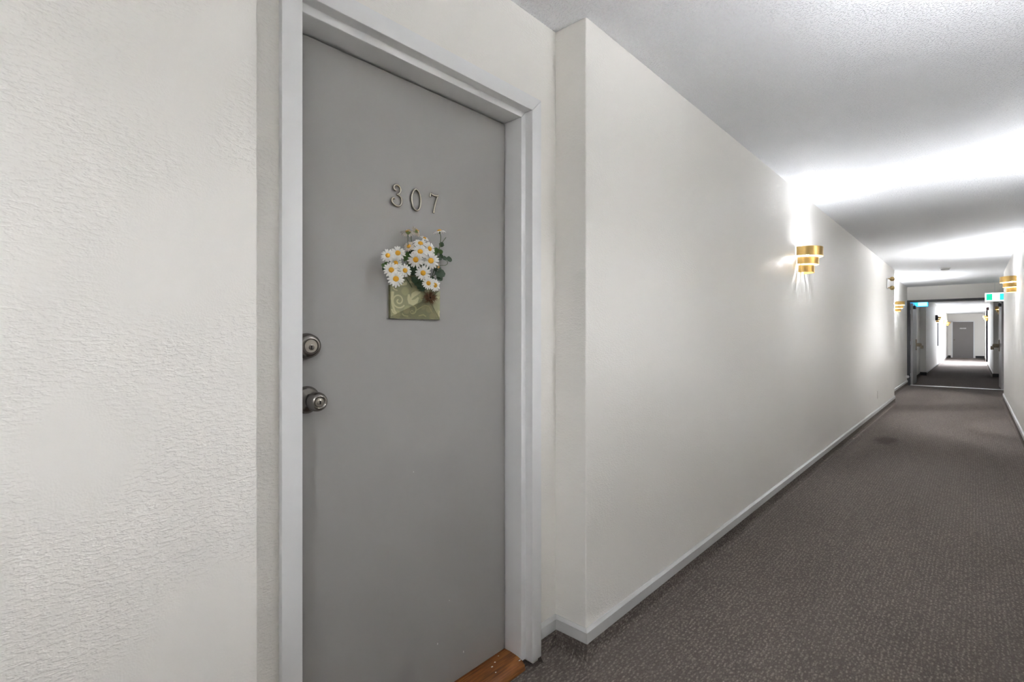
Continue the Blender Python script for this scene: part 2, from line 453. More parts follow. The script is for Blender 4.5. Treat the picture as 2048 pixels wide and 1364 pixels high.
# wooden threshold
q = MB()
tp = [(-1.375, 0.0), (-1.375, 0.036), (-1.330, 0.037), (-1.300, 0.038), (-1.265, 0.035), (-1.242, 0.029), (-1.230, 0.018), (-1.226, 0.0)]
k = len(tp); ny = 2
q.v = [(x, y, z) for y in (DY0 + 0.067, DY1 - 0.0765) for x, z in tp]
q.f = [(j, (j + 1) % k, k + (j + 1) % k, k + j) for j in range(k)] + [tuple(range(k)), tuple(range(2 * k - 1, k - 1, -1))]
part(q, 'threshold', 'threshold_wood', smooth_=True)['label'] = 'reddish brown wooden threshold'
# deadbolt
KY = 0.637
q = part(MB().lathe([(0.0345, -1.328), (0.0345, -1.323), (0.0335, -1.319), (0.0305, -1.306), (0.0285, -1.3025), (0.0215, -1.2985), (0.0200, -1.2985), (0.0188, -1.300), (0.0185, -1.304)], (0, KY, 1.209), 'X', 40), 'deadbolt', 'nickel', smooth_=True)
q['label'] = 'round satin nickel deadbolt'
def sub(mb, name, mat, parent, **k):
    o = mb.build(name, mat, parent, **k); return o
sub(MB().lathe([(0.0180, -1.307), (0.0180, -1.3015), (0.0172, -1.3005), (0.0, -1.3005)], (0, KY, 1.209), 'X', 36), 'cylinder_face', 'nickel_face', q, smooth_=True)
sub(MB().lathe([(0.0075, -1.304), (0.0075, -1.2993), (0.0064, -1.2988), (0.0, -1.2988)], (0, KY + 0.001, 1.2055), 'X', 24), 'key_plug', 'nickel', q, smooth_=True)
sub(MB().box(-1.2992, -1.2984, KY - 0.0008, KY + 0.0022, 1.2005, 1.2105), 'keyhole', 'keyhole', q)
# knob
KZ = 1.064
q = part(MB().lathe([(0.0370, -1.328), (0.0370, -1.325), (0.0350, -1.320), (0.0295, -1.313), (0.0185, -1.308), (0.0155, -1.303), (0.0150, -1.295),
                     (0.0175, -1.290), (0.0225, -1.285), (0.0250, -1.278), (0.0257, -1.271), (0.0250, -1.263), (0.0225, -1.2555), (0.0180, -1.2505), (0.0160, -1.2500), (0.0142, -1.2512), (0.0115, -1.2545)],
                    (0, KY, KZ), 'X', 44), 'door_knob', 'nickel', smooth_=True)
q['label'] = 'satin nickel keyed door knob'
sub(MB().lathe([(0.0120, -1.2565), (0.0115, -1.2540), (0.0080, -1.2535), (0.0076, -1.2512), (0.0066, -1.2505), (0.0, -1.2505)], (0, KY, KZ), 'X', 30), 'key_plug', 'nickel_face', q, smooth_=True)
sub(MB().box(-1.2508, -1.2498, KY - 0.0018, KY + 0.0018, KZ - 0.005, KZ + 0.0045), 'keyhole', 'keyhole', q)

# digits 3 0 7 : bent round metal
def spline(pts, n=6, closed=False):
    P = [Vector(p) for p in pts]; N = len(P); out = []
    rng = range(N) if closed else range(N - 1)
    for i in rng:
        g = (lambda j: P[j % N]) if closed else (lambda j: P[max(0, min(N - 1, j))])
        p0, p1, p2, p3 = g(i - 1), g(i), g(i + 1), g(i + 2)
        for a in range(n):
            t = a / n
            out.append(0.5 * ((2 * p1) + (-p0 + p2) * t + (2 * p0 - 5 * p1 + 4 * p2 - p3) * t * t + (-p0 + 3 * p1 - 3 * p2 + p3) * t ** 3))
    if not closed: out.append(P[-1])
    return out
DX = -1.3235
three = [(0.9195, 1.6865), (0.9150, 1.6875), (0.9120, 1.6930), (0.9140, 1.7000), (0.9215, 1.7037), (0.9310, 1.7010), (0.9370, 1.6930), (0.9345, 1.6820),
         (0.9270, 1.6755), (0.9240, 1.6742), (0.9310, 1.6722), (0.9395, 1.6660), (0.9415, 1.6560), (0.9370, 1.6440), (0.9270, 1.6388), (0.9150, 1.6408), (0.9062, 1.6480), (0.9052, 1.6555), (0.9085, 1.6605), (0.9145, 1.6600)]
zero = [(0.9955, 1.7055), (0.9860, 1.6980), (0.9800, 1.6820), (0.9805, 1.6600), (0.9870, 1.6440), (0.9975, 1.6385), (1.0075, 1.6440), (1.0140, 1.6600), (1.0140, 1.6820), (1.0065, 1.6990)]
seven_a = [(1.0535, 1.6930), (1.0540, 1.7005), (1.0545, 1.7060)]
seven_b = [(1.0560, 1.7045), (1.0680, 1.7010), (1.0800, 1.7010), (1.0870, 1.7045)]
seven_c = [(1.0870, 1.7045), (1.0790, 1.6860), (1.0715, 1.6640), (1.0675, 1.6420)]
P3 = lambda L: [(DX, y, z) for y, z in L]
mb = MB().tube(spline(P3(three)), 0.0034, 10)
part(mb, 'number_three', 'digit_metal', smooth_=True)['label'] = 'metal digit 3'
pts = spline(P3(zero), 6, True); mb = MB().tube(pts + pts[:2], 0.0034, 10)
part(mb, 'number_zero', 'digit_metal', smooth_=True)['label'] = 'metal digit 0'
mb = MB().tube(spline(P3(seven_a)), 0.0028, 10).tube(spline(P3(seven_b)), 0.0040, 10).tube(spline(P3(seven_c)), 0.0034, 10)
part(mb, 'number_seven', 'digit_metal', smooth_=True)['label'] = 'metal digit 7'
# flecks of spilt white paint low on the leaf and on the threshold
for (x, y, z, a, b) in [(-1.3278, 1.0885, 0.205, 0.0018, 0.004), (-1.3278, 1.205, 0.125, 0.0022, 0.0045), (-1.3278, 0.99, 0.80, 0.0015, 0.0015), (-1.3278, 1.14, 0.33, 0.0012, 0.002),
                        (-1.300, 1.335, 0.0382, 0.004, 0.003), (-1.29, 1.31, 0.0378, 0.005, 0.003), (-1.262, 1.30, 0.0345, 0.003, 0.002), (-1.316, 1.37, 0.0378, 0.003, 0.002), (-1.246, 1.412, 0.032, 0.006, 0.002)]:
    n = 7; ring = []
    for j in range(n):
        an = 2 * PI * j / n; rr = random.uniform(0.7, 1.25)
        ring.append((0, math.cos(an) * a * rr, math.sin(an) * b * rr) if x < -1.32 else (math.sin(an) * b * rr, math.cos(an) * a * rr, 0))
    h = (0.0007, 0, 0) if x < -1.32 else (0, 0, 0.0008)
    vv = [(x + p[0], y + p[1], z + p[2]) for p in ring] + [(x + p[0] * 0.8 + h[0], y + p[1] * 0.8, z + p[2] * 0.8 + h[2]) for p in ring]
    q = MB(); q.v = vv; q.f = [tuple(range(n, 2 * n))] + [(j, (j + 1) % n, n + (j + 1) % n, n + j) for j in range(n)]
    part(q, 'paint_fleck', 'paint_white')

# ------------------------------------------------------------------ envelope pocket hanging on the door
env = tag(empty('envelope_pocket', (-1.327, 0.99, 1.292)), 'sage green fabric envelope hung on the grey door, holding daisies', 'envelope')
def epart(mb, name, mat, parent=None, **k):
    o = mb.build(name, mat, parent or env, **k)
    if o.parent is env: o.matrix_parent_inverse = Matrix.Translation(-Vector(env.location))
    return o
def flap(poly, thick=0.0018, bulge=0.0):
    """poly: (y, z, x) front outline; closed slab of given thickness"""
    n = len(poly); q = MB()
    c = Vector((sum(p[2] for p in poly) / n + bulge, sum(p[0] for p in poly) / n, sum(p[1] for p in poly) / n))
    fr = [(p[2], p[0], p[1]) for p in poly]; bk = [(p[2] - thick, p[0], p[1]) for p in poly]
    q.v = fr + bk + [tuple(c), (c.x - thick, c.y, c.z)]
    q.f = [(j, (j + 1) % n, 2 * n) for j in range(n)] + [(n + (j + 1) % n, n + j, 2 * n + 1) for j in range(n)] + [(j, n + j, n + (j + 1) % n, (j + 1) % n) for j in range(n)]
    return q
epart(flap([(0.895, 1.291, -1.3240), (1.090, 1.291, -1.3240), (1.090, 1.392, -1.3240), (1.055, 1.43, -1.3240), (0.995, 1.512, -1.3235), (0.945, 1.44, -1.3240), (0.895, 1.392, -1.3240)], 0.0025), 'back_panel', 'olive_fabric')
epart(flap([(0.897, 1.2945, -1.3180), (1.088, 1.2925, -1.3180), (1.048, 1.343, -1.3085), (0.995, 1.352, -1.3085)], 0.0018, 0.001), 'bottom_flap', 'olive_fabric')['label'] = 'darker olive lower flap'
epart(flap([(1.088, 1.2925, -1.3165), (1.091, 1.386, -1.3175), (1.070, 1.376, -1.3110), (1.045, 1.3415, -1.3065)], 0.0018, 0.0005), 'side_flap', 'sage_fabric')
lf = epart(flap([(0.896, 1.2950, -1.3165), (1.004, 1.3450, -1.3040), (1.020, 1.3780, -1.3040), (0.956, 1.4230, -1.3080), (0.895, 1.3890, -1.3165)], 0.0018, 0.0012), 'side_flap', 'sage_fabric')
lf['label'] = 'large sage green flap with pale scrolls'
epart(MB().box(-1.3265, -1.3175, 0.895, 1.090, 1.2895, 1.2935), 'bottom_edge', 'olive_fabric', bevel=0.0008)
def ribbon(pts, wid, xfun, mat, parent, name='scroll_motif'):
    n = len(pts); q = MB()
    for i, (y, z) in enumerate(pts):
        a = pts[max(0, i - 1)]; b = pts[min(n - 1, i + 1)]
        t = Vector((b[0] - a[0], b[1] - a[1])); t = t.normalized() if t.length > 1e-9 else Vector((1, 0))
        wd = wid(i / (n - 1)) if callable(wid) else wid
        for s_ in (-1, 1):
            yy = y - t.y * s_ * wd; zz = z + t.x * s_ * wd
            q.v.append((xfun(yy, zz) + 0.0007, yy, zz))
    q.f = [(2 * i, 2 * i + 1, 2 * i + 3, 2 * i + 2) for i in range(n - 1)]
    o = q.build(name, mat, parent)
    return o
# plane of the large flap: fitted from its corner points
def plane3(a, b, c):
    A, B, C = Vector(a), Vector(b), Vector(c); n = (B - A).cross(C - A)
    return lambda y, z: A.x - (n.y * (y - A.y) + n.z * (z - A.z)) / n.x
pf = lambda y, z: max(-1.3165 + (y - 0.896) / (1.015 - 0.896) * 0.0125, -1.3165) + 0.0012
spiral = []
for i in range(44):
    t = i / 43; an = -0.6 - t * 4.4 * PI * 0.72; rr = 0.0225 * (1 - t) ** 0.85 + 0.0015
    spiral.append((0.922 + rr * math.cos(an), 1.345 + rr * math.sin(an)))
ribbon(spiral, 0.0024, pf, 'scroll_print', lf)
ribbon([(0.903, 1.372), (0.9, 1.350), (0.902, 1.330), (0.908, 1.312), (0.914, 1.304)], lambda t: 0.0042 - 0.001 * t, pf, 'scroll_print', lf)
ribbon([(0.8985, 1.318), (0.903, 1.308), (0.911, 1.3035)], 0.0022, pf, 'scroll_print', lf)
ribbon([(0.957, 1.366), (0.958, 1.352), (0.962, 1.343), (0.972, 1.340), (0.984, 1.346), (0.992, 1.358)], lambda t: 0.003 + 0.006 * math.sin(PI * t), pf, 'scroll_print', lf)
ribbon([(0.966, 1.352), (0.972, 1.364), (0.984, 1.372), (1.000, 1.3745)], lambda t: 0.002 + 0.006 * math.sin(PI * t), pf, 'scroll_print', lf)
ribbon([(0.925, 1.392), (0.945, 1.398), (0.962, 1.407), (0.970, 1.402)], lambda t: 0.002 + 0.003 * math.sin(PI * t), pf, 'scroll_print', lf)
ribbon([(0.902, 1.384), (0.908, 1.378), (0.918, 1.376)], 0.002, pf, 'scroll_print', lf)
bf = lambda y, z: -1.3172 + (z - 1.293) / 0.055 * 0.0105 + 0.0008
for o_ in env.children:
    if o_.name.startswith('bottom_flap'): btm = o_
arc = lambda cy, cz, r0, a0, a1, n=16: [(cy + r0 * math.cos(a0 + (a1 - a0) * i / n), cz + r0 * math.sin(a0 + (a1 - a0) * i / n)) for i in range(n + 1)]
ribbon(arc(0.975, 1.318, 0.012, -2.2, 1.9), lambda t: 0.0012 + 0.0016 * math.sin(PI * t), bf, 'scroll_print_dull', btm)
ribbon(arc(0.972, 1.311, 0.005, -1.0, 3.6), 0.0012, bf, 'scroll_print_dull', btm)
ribbon([(0.990, 1.318), (1.005, 1.327), (1.020, 1.334), (1.036, 1.332), (1.048, 1.318), (1.054, 1.312)], 0.0016, bf, 'scroll_print_dull', btm)
ribbon([(0.935, 1.305), (0.945, 1.2985), (0.960, 1.2975)], 0.002, bf, 'scroll_print_dull', btm)
ribbon([(1.000, 1.300), (1.018, 1.304), (1.03, 1.2985)], 0.002, bf, 'scroll_print_dull', btm)
rf = lambda y, z: -1.3125 + (1.088 - y) / 0.043 * 0.0060
for o_ in env.children:
    if o_.name.startswith('side_flap') and o_ is not lf: rfl = o_
ribbon([(1.083, 1.318), (1.079, 1.308), (1.083, 1.300)], 0.0026, rf, 'scroll_print', rfl)
ribbon([(1.082, 1.366), (1.077, 1.358), (1.073, 1.365)], 0.002, rf, 'scroll_print', rfl)
# bristly dried seed head pinned at the middle
SC = Vector((-1.290, 1.026, 1.357)); ax = Vector((0.9, -0.25, 0.25)).normalized()
sh = epart(MB().lathe([(0.002, -0.016), (0.008, -0.012), (0.0105, -0.004), (0.009, 0.002), (0.004, 0.001), (0.0, -0.003)], (SC.x, SC.y, SC.z), 'X', 14), 'seed_head', 'seed_dark', smooth_=True)
sh['label'] = 'brown bristly dried seed head'
q = MB(); u = ax.orthogonal().normalized(); v_ = ax.cross(u)
for i in range(230):
    an = random.uniform(0, 2 * PI); el = random.uniform(-0.25, 0.95)
    d = (u * math.cos(an) + v_ * math.sin(an)) * math.cos(el) + ax * math.sin(el)
    L_ = random.uniform(0.018, 0.028)
    a = SC + d * 0.005; b = SC + d * L_ * 0.6 + Vector((0, 0, random.uniform(-.002, .002))); c = SC + d * L_ + Vector((random.uniform(-.003, .003), random.uniform(-.003, .003), random.uniform(-.003, .003)))
    q.tube([a, b, c], [0.0007, 0.00055, 0.0002], 3, False)
o = q.build('bristles', 'seed_brown', sh); o['kind'] = 'stuff'

# ------------------------------------------------------------------ daisies (each one a thing) and leaf sprigs
def petal_mesh(name, mat, L_, W_):
    vs = []; fs = []; nl, nw = 6, 2
    prof_ = [0.35, 0.62, 0.86, 1.0, 0.98, 0.80, 0.34]
    for i in range(nl + 1):
        t = i / nl; x = t * L_; wd = W_ * prof_[i]
        zc = 0.0022 * math.sin(PI * t) - 0.0016 * t * t
        for j in (-1, 0, 1):
            vs.append((x - (0.0006 if (j == 0 and i == nl) else 0), j * wd, zc - (0.0008 if j == 0 else 0)))
    for i in range(nl):
        for j in range(2):
            a = i * 3 + j; fs.append((a, a + 1, a + 4, a + 3))
    me = bpy.data.meshes.new(name); me.from_pydata(vs, [], fs); me.materials.append(MATS[mat])
    for p in me.polygons: p.use_smooth = True
    return me
PM = {'w': petal_mesh('petal', 'petal_white', 0.0180, 0.0031), 'c': petal_mesh('petal', 'petal_cream', 0.0165, 0.0030)}
def dome_mesh():
    q = MB().lathe([(0.0072, -0.0022), (0.0078, 0.0), (0.0072, 0.0024), (0.0054, 0.0042), (0.0027, 0.0051), (0.0, 0.0053)], (0, 0, 0), 'Z', 16)
    o = q.build('disc', 'disc_yellow', smooth_=True); me = o.data; bpy.data.objects.remove(o); return me
def sepal_mesh():
    q = MB().lathe([(0.0, -0.0085), (0.0028, -0.008), (0.0052, -0.005), (0.0075, -0.0022), (0.0066, -0.0016)], (0, 0, 0), 'Z', 14)
    o = q.build('sepal', 'sepal_green', smooth_=True); me = o.data; bpy.data.objects.remove(o); return me
DM, SM = dome_mesh(), sepal_mesh()
def daisy(pos, facing, size, kind, label, root=None, droop=0.0, n=16):
    t = empty('daisy', pos)
    z = Vector(facing).normalized(); x = z.orthogonal().normalized(); x = (Matrix.Rotation(random.uniform(0, 6.28), 3, z) @ x); y = z.cross(x)
    R = Matrix((x, y, z)).transposed().to_4x4()
    t.matrix_world = Matrix.Translation(pos) @ R
    tag(t, label, 'daisy', 'artificial daisies in the envelope on the grey door')
    for i in range(n):
        p = link('petal', PM[kind], None, t)
        an = 2 * PI * i / n + random.uniform(-.09, .09); s_ = size * random.uniform(0.92, 1.06)
        p.rotation_euler = (random.uniform(-.22, .22), random.uniform(-.16, .12) + droop, an)
        p.location = (0.0050 * size * math.cos(an), 0.0050 * size * math.sin(an), (0.0004 if i % 2 else -0.0006))
        p.scale = (s_, s_, s_)
    for nm, me in (('disc', DM), ('sepal', SM)):
        c = link(nm, me, None, t); c.scale = (size,) * 3
    root = Vector(root or (-1.3215, 0.99, 1.375))
    a = Vector(pos) - z * 0.008 * size
    b = a - z * 0.018; b.x = max(b.x, -1.3225)
    mid = (b + root) / 2 + Vector((0.006, 0, -0.004)); mid.x = max(mid.x, -1.3205)
    pts = spline([a, b, mid, root], 5)
    pts = [Vector((max(p.x, -1.3218), p.y, p.z)) for p in pts]
    inv = t.matrix_world.inverted()
    MB().tube([inv @ p for p in pts], 0.0011, 6).build('stem', 'stem_green', t, smooth_=True)
    return t
CAMF = Vector((1.0, -0.62, -0.05))
DA = [
 ((-1.278, 0.860, 1.473), (1, -.75, .25), .92, 'w', 'white daisy at the far left edge of the bunch'),
 ((-1.266, 0.887, 1.482), (1, -.60, .30), 1.05, 'w', 'white daisy at upper left, right beside the leftmost one'),
 ((-1.280, 0.889, 1.454), (1, -.35, .15), .90, 'w', 'white daisy on the left partly covered by the two flowers above it'),
 ((-1.263, 0.862, 1.429), (1, -.70, .05), 1.05, 'w', 'white daisy at lower left, above the lowest left flower'),
 ((-1.268, 0.914, 1.433), (1, -.30, .10), .95, 'w', 'open white daisy over the envelope tip, left of the dark gap'),
 ((-1.253, 0.871, 1.403), (1, -.62, .12), 1.12, 'w', 'large white daisy hanging over the top left corner of the envelope'),
 ((-1.250, 0.957, 1.493), (1, -.55, .62), 1.10, 'w', 'white daisy tipped upward in the middle of the bunch'),
 ((-1.258, 0.946, 1.468), (1, -.55, -.15), 1.12, 'w', 'white daisy just below the upward-tipped middle one'),
 ((-1.256, 1.003, 1.471), (1, -.60, .05), 1.18, 'w', 'largest white daisy at right with a full round face'),
 ((-1.270, 1.009, 1.511), (1, .05, .10), 1.02, 'w', 'white daisy at upper right turned away to the right'),
 ((-1.258, 0.974, 1.430), (1, -.60, -.05), 1.08, 'w', 'white daisy in the lower middle above the envelope opening'),
 ((-1.258, 0.995, 1.400), (1, -.45, .05), .92, 'w', 'small white daisy just above the brown seed head'),
 ((-1.270, 1.031, 1.397), (1, .02, .0), .96, 'w', 'small white daisy at the lower right rim of the envelope'),
 ((-1.272, 0.975, 1.523), (1, -.45, .95), 1.05, 'w', 'white daisy facing up near the top of the bunch'),
 ((-1.288, 0.943, 1.512), (.55, -1, .45), .85, 'c', 'cream daisy facing left behind the middle flowers'),
 ((-1.288, 0.940, 1.557), (-.12, .12, .95), 1.1, 'w', 'white daisy standing high on its stem showing its green underside'),
 ((-1.300, 0.983, 1.567), (.2, .85, .65), .9, 'c', 'pale daisy seen from the side beside the tall one'),
 ((-1.290, 1.065, 1.578), (-.03, -.2, 1), 1.0, 'w', 'lone white daisy high at right on a long bare stem'),
 ((-1.298, 1.011, 1.548), (.7, .1, 1), .72, 'w', 'tiny white daisy peeping over the top flowers'),
 ((-1.293, 1.062, 1.459), (.7, .85, -.15), .90, 'c', 'cream daisy drooping sideways behind the largest one'),
]
for i, (p, f, s_, kd, lb) in enumerate(DA):
    root = None
    if i in (0, 1, 2, 3, 5): root = (-1.321, 0.945, 1.40)
    if i == 15: root = (-1.321, 0.955, 1.43)
    if i == 17: root = (-1.321, 1.055, 1.42)
    daisy(p, f, s_, kd, lb, root, droop=0.35 if i in (15, 17, 16) else 0.05)

def leaf_mesh(mat):
    vs = []; fs = []; L_ = 1.0
    wd = [0.03, .30, .44, .46, .40, .26, .04]
    for i, w_ in enumerate(wd):
        t = i / 6; jag = 0.06 if i % 2 else -0.02
        for j in (-1, 0, 1): vs.append((t * L_, j * (w_ + jag) * 0.9, 0.10 * math.sin(PI * t) + (0.07 if j else 0)))
    for i in range(6):
        for j in range(2):
            a = i * 3 + j; fs.append((a, a + 1, a + 4, a + 3))
    me = bpy.data.meshes.new('leaf'); me.from_pydata(vs, [], fs); me.materials.append(MATS[mat])
    for p in me.polygons: p.use_smooth = True
    return me
LM = {'g': leaf_mesh('leaf_green'), 'd': leaf_mesh('leaf_dark')}
def sprig(label, stem_pts, leaves, mat='leaf_dark', r_=0.0011):
    t = empty('leaf_sprig', stem_pts[0])
    tag(t, label, 'leaves', 'leaf sprigs among the daisies')
    MB().tube([p - Vector(stem_pts[0]) for p in spline(stem_pts, 6)], r_, 6).build('stem', 'stem_green', t, smooth_=True)
    for (p, d, L_, k_) in leaves:
        o = link('leaf', LM[k_], None, t)
        x = Vector(d).normalized(); nrm = Vector((1, -.5, .3)); z = (nrm - x * nrm.dot(x)).normalized(); y = z.cross(x)
        o.matrix_local = Matrix.Translation(Vector(p) - Vector(stem_pts[0])) @ Matrix((x, y, z)).transposed().to_4x4() @ Matrix.Scale(L_, 4)
    return t
sprig('green leaf sprig rising at the upper right below the lone daisy',
      [(-1.3205, 1.05, 1.40), (-1.305, 1.060, 1.47), (-1.300, 1.068, 1.515), (-1.298, 1.085, 1.545), (-1.298, 1.100, 1.563)],
      [((-1.298, 1.060, 1.505), (.1, -.3, 1), .020, 'g'), ((-1.297, 1.064, 1.506), (.1, .9, .5), .021, 'g'), ((-1.297, 1.06, 1.50), (.1, -.8, .3), .016, 'g'),
       ((-1.297, 1.076, 1.527), (.05, .35, 1), .019, 'd'), ((-1.297, 1.062, 1.492), (.15, .8, -.3), .017, 'd')])
sprig('dark leaf sprig with a curling tendril at the right edge of the bunch',
      [(-1.3205, 1.05, 1.41), (-1.302, 1.072, 1.462), (-1.300, 1.098, 1.470), (-1.298, 1.107, 1.478), (-1.298, 1.100, 1.489), (-1.299, 1.082, 1.492)],
      [((-1.299, 1.080, 1.490), (.1, -.3, .8), .018, 'd'), ((-1.299, 1.084, 1.491), (.1, .9, .1), .019, 'd'), ((-1.298, 1.100, 1.490), (.05, 1, .05), .024, 'd'), ((-1.298, 1.076, 1.49), (.1, -.9, -.1), .018, 'g')], r_=0.0009)
sprig('dark green leaf sprig sticking out right below the largest daisy',
      [(-1.3205, 1.03, 1.39), (-1.305, 1.045, 1.425), (-1.295, 1.058, 1.438)],
      [((-1.292, 1.045, 1.437), (.2, 1, .05), .040, 'd'), ((-1.290, 1.052, 1.432), (.2, .8, -.6), .026, 'd'), ((-1.294, 1.05, 1.442), (.2, .7, .6), .026, 'd'), ((-1.29, 1.03, 1.425), (.3, .3, -1), .024, 'd')])
sprig('small green leaf sprig poking out at the left of the bunch',
      [(-1.3205, 0.93, 1.40), (-1.308, 0.89, 1.425), (-1.300, 0.866, 1.441)],
      [((-1.298, 0.868, 1.441), (.1, -1, .25), .020, 'g'), ((-1.298, 0.868, 1.441), (.1, -.7, -.6), .018, 'd'), ((-1.298, 0.870, 1.444), (.2, -.5, 1), .016, 'g')])
sprig('green leaf sprig filling the dark gap in the middle of the daisies',
      [(-1.3205, 0.98, 1.38), (-1.305, 0.965, 1.43), (-1.295, 0.935, 1.475)],
      [((-1.285, 0.932, 1.468), (.3, -.1, 1), .026, 'g'), ((-1.285, 0.928, 1.466), (.4, -.8, .5), .020, 'g'), ((-1.300, 0.960, 1.440), (.3, -.8, .3), .030, 'd'), ((-1.300, 0.965, 1.435), (.3, .8, .3), .034, 'd'),
       ((-1.296, 0.970, 1.415), (.4, .5, -.8), .034, 'd'), ((-1.296, 0.975, 1.418), (.4, -.6, -.6), .030, 'd'), ((-1.298, 0.985, 1.405), (.4, .5, -1), .034, 'd'), ((-1.298, 0.960, 1.425), (.4, .2, 1), .032, 'd'),
       ((-1.298, 1.000, 1.440), (.4, .5, .6), .032, 'd'), ((-1.298, 0.995, 1.50), (.3, -.4, .8), .026, 'd'), ((-1.298, 0.945, 1.488), (.3, .6, .6), .024, 'd'), ((-1.3, 0.91, 1.455), (.3, -.5, .7), .024, 'd')])

# ------------------------------------------------------------------ brass wall sconces
def half_ring(rad, z0, z1, depth=1.04, th=0.0016, k=26):
    q = MB(); v = q.v
    for i in range(k + 1):
        an = PI * i / k
        for rr in (rad, rad - th):
            for z in (z0, z1):
                v.append((math.sin(an) * rr * depth + 0.002, -math.cos(an) * rr, z))
    for i in range(k):
        a = 4 * i; b = 4 * (i + 1)
        q.f += [(a, b, b + 1, a + 1), (a + 2, a + 3, b + 3, b + 2), (a + 1, b + 1, b + 3, a + 3), (a, a + 2, b + 2, b)]
    q.f += [(0, 1, 3, 2), (4 * k, 4 * k + 2, 4 * k + 3, 4 * k + 1)]
    return q
SMESH = {}
def sconce(x, y, z, rz, label, power=1.0):
    t = tag(empty('wall_sconce', (x, y, z), rz), label, 'wall lamp', 'tiered brass wall sconces along the corridor')
    if not SMESH:
        for nm, mb, mt in (('upper', half_ring(0.156, 0.132, 0.208), 'brass'), ('middle', half_ring(0.127, 0.066, 0.123), 'brass'), ('lower', half_ring(0.096, 0.0, 0.058), 'brass')):
            o = mb.build('shade_tier', mt, smooth_=True); SMESH[nm] = o.data; bpy.data.objects.remove(o)
        o = MB().box(0.0, 0.004, -0.028, 0.028, 0.012, 0.196).box(0.004, 0.045, -0.006, 0.006, 0.114, 0.120).build('back_plate', 'brass', bevel=0.001); SMESH['plate'] = o.data; bpy.data.objects.remove(o)
        o = MB().lathe([(0.013, 0.114), (0.014, 0.140), (0.010, 0.146)], (0.050, 0, 0), 'Z', 12).build('lamp_holder', 'plastic_white', smooth_=True); SMESH['holder'] = o.data; bpy.data.objects.remove(o)
        o = MB().lathe([(0.011, 0.146), (0.0235, 0.170), (0.0235, 0.188), (0.010, 0.205)], (0.050, 0, 0), 'Z', 7).build('bulb', 'bulb_glow', smooth_=True); SMESH['bulb'] = o.data; bpy.data.objects.remove(o)
    for nm, k_ in (('shade_tier', 'upper'), ('shade_tier', 'middle'), ('shade_tier', 'lower'), ('back_plate', 'plate'), ('lamp_holder', 'holder'), ('bulb', 'bulb')):
        o = link(nm, SMESH[k_], None, t)
        if nm == 'bulb' and power != 1.0:
            key = 'bulb_glow_%d' % round(power * 100)
            if key not in MATS: emit(key, SCONCE_COLOR, SCONCE_STRENGTH * power)
            o.material_slots[0].link = 'OBJECT'; o.material_slots[0].material = MATS[key]
    return t
ZS = 1.815
sconce(XL, 4.82, ZS - 0.052, 0, 'nearest tiered brass wall sconce, glowing on the left wall', 0.44)
sconce(XR, 9.50, ZS, PI, 'tiered brass wall sconce on the right wall at the picture edge', 2.1)
sconce(XLR, 13.35, ZS - 0.075, 0, 'brass sconce in the left recess just before the fire doors', 1.9)
sconce(XR, 4.8, ZS, PI, 'added unseen brass sconce on the right wall across from the nearest left sconce', 0.42)  # added fill lamp out of view, brightens the ceiling and left wall
sconce(XR, 1.8, ZS, PI, 'added unseen brass sconce on the right wall opposite the numbered door', 0.78)  # added out of view to light the door and near wall
sconce(XR, -0.7, ZS, PI, 'added unseen brass sconce on the right wall just behind the viewer', 1.12)  # added fill lamp, evens out the near wall and the return
sconce(XL, -3.6, ZS, 0, 'added unseen brass sconce on the left wall behind the viewer', 1.9)  # added behind the camera for extra fill light
sconce(XR, -5.9, ZS, PI, 'added unseen brass sconce on the right wall behind the viewer', 1.4)  # added unseen lamp, lifts the general light near the camera
sconce(XRR, 18.3, ZS - 0.03, PI, 'brass sconce beside the open right fire door leaf', 0.32)
sconce(XL, 25.6, ZS - 0.06, 0, 'first brass sconce on the left wall beyond the fire doors', 0.32)
sconce(XL, 31.6, ZS - 0.06, 0, 'second brass sconce on the left wall beyond the fire doors', 0.32)
sconce(XL, 35.6, ZS - 0.06, 0, 'last brass sconce on the left wall near the end door', 0.32)
sconce(XR, 27.6, ZS, PI, 'brass sconce on the right wall beyond the fire doors', 0.32)

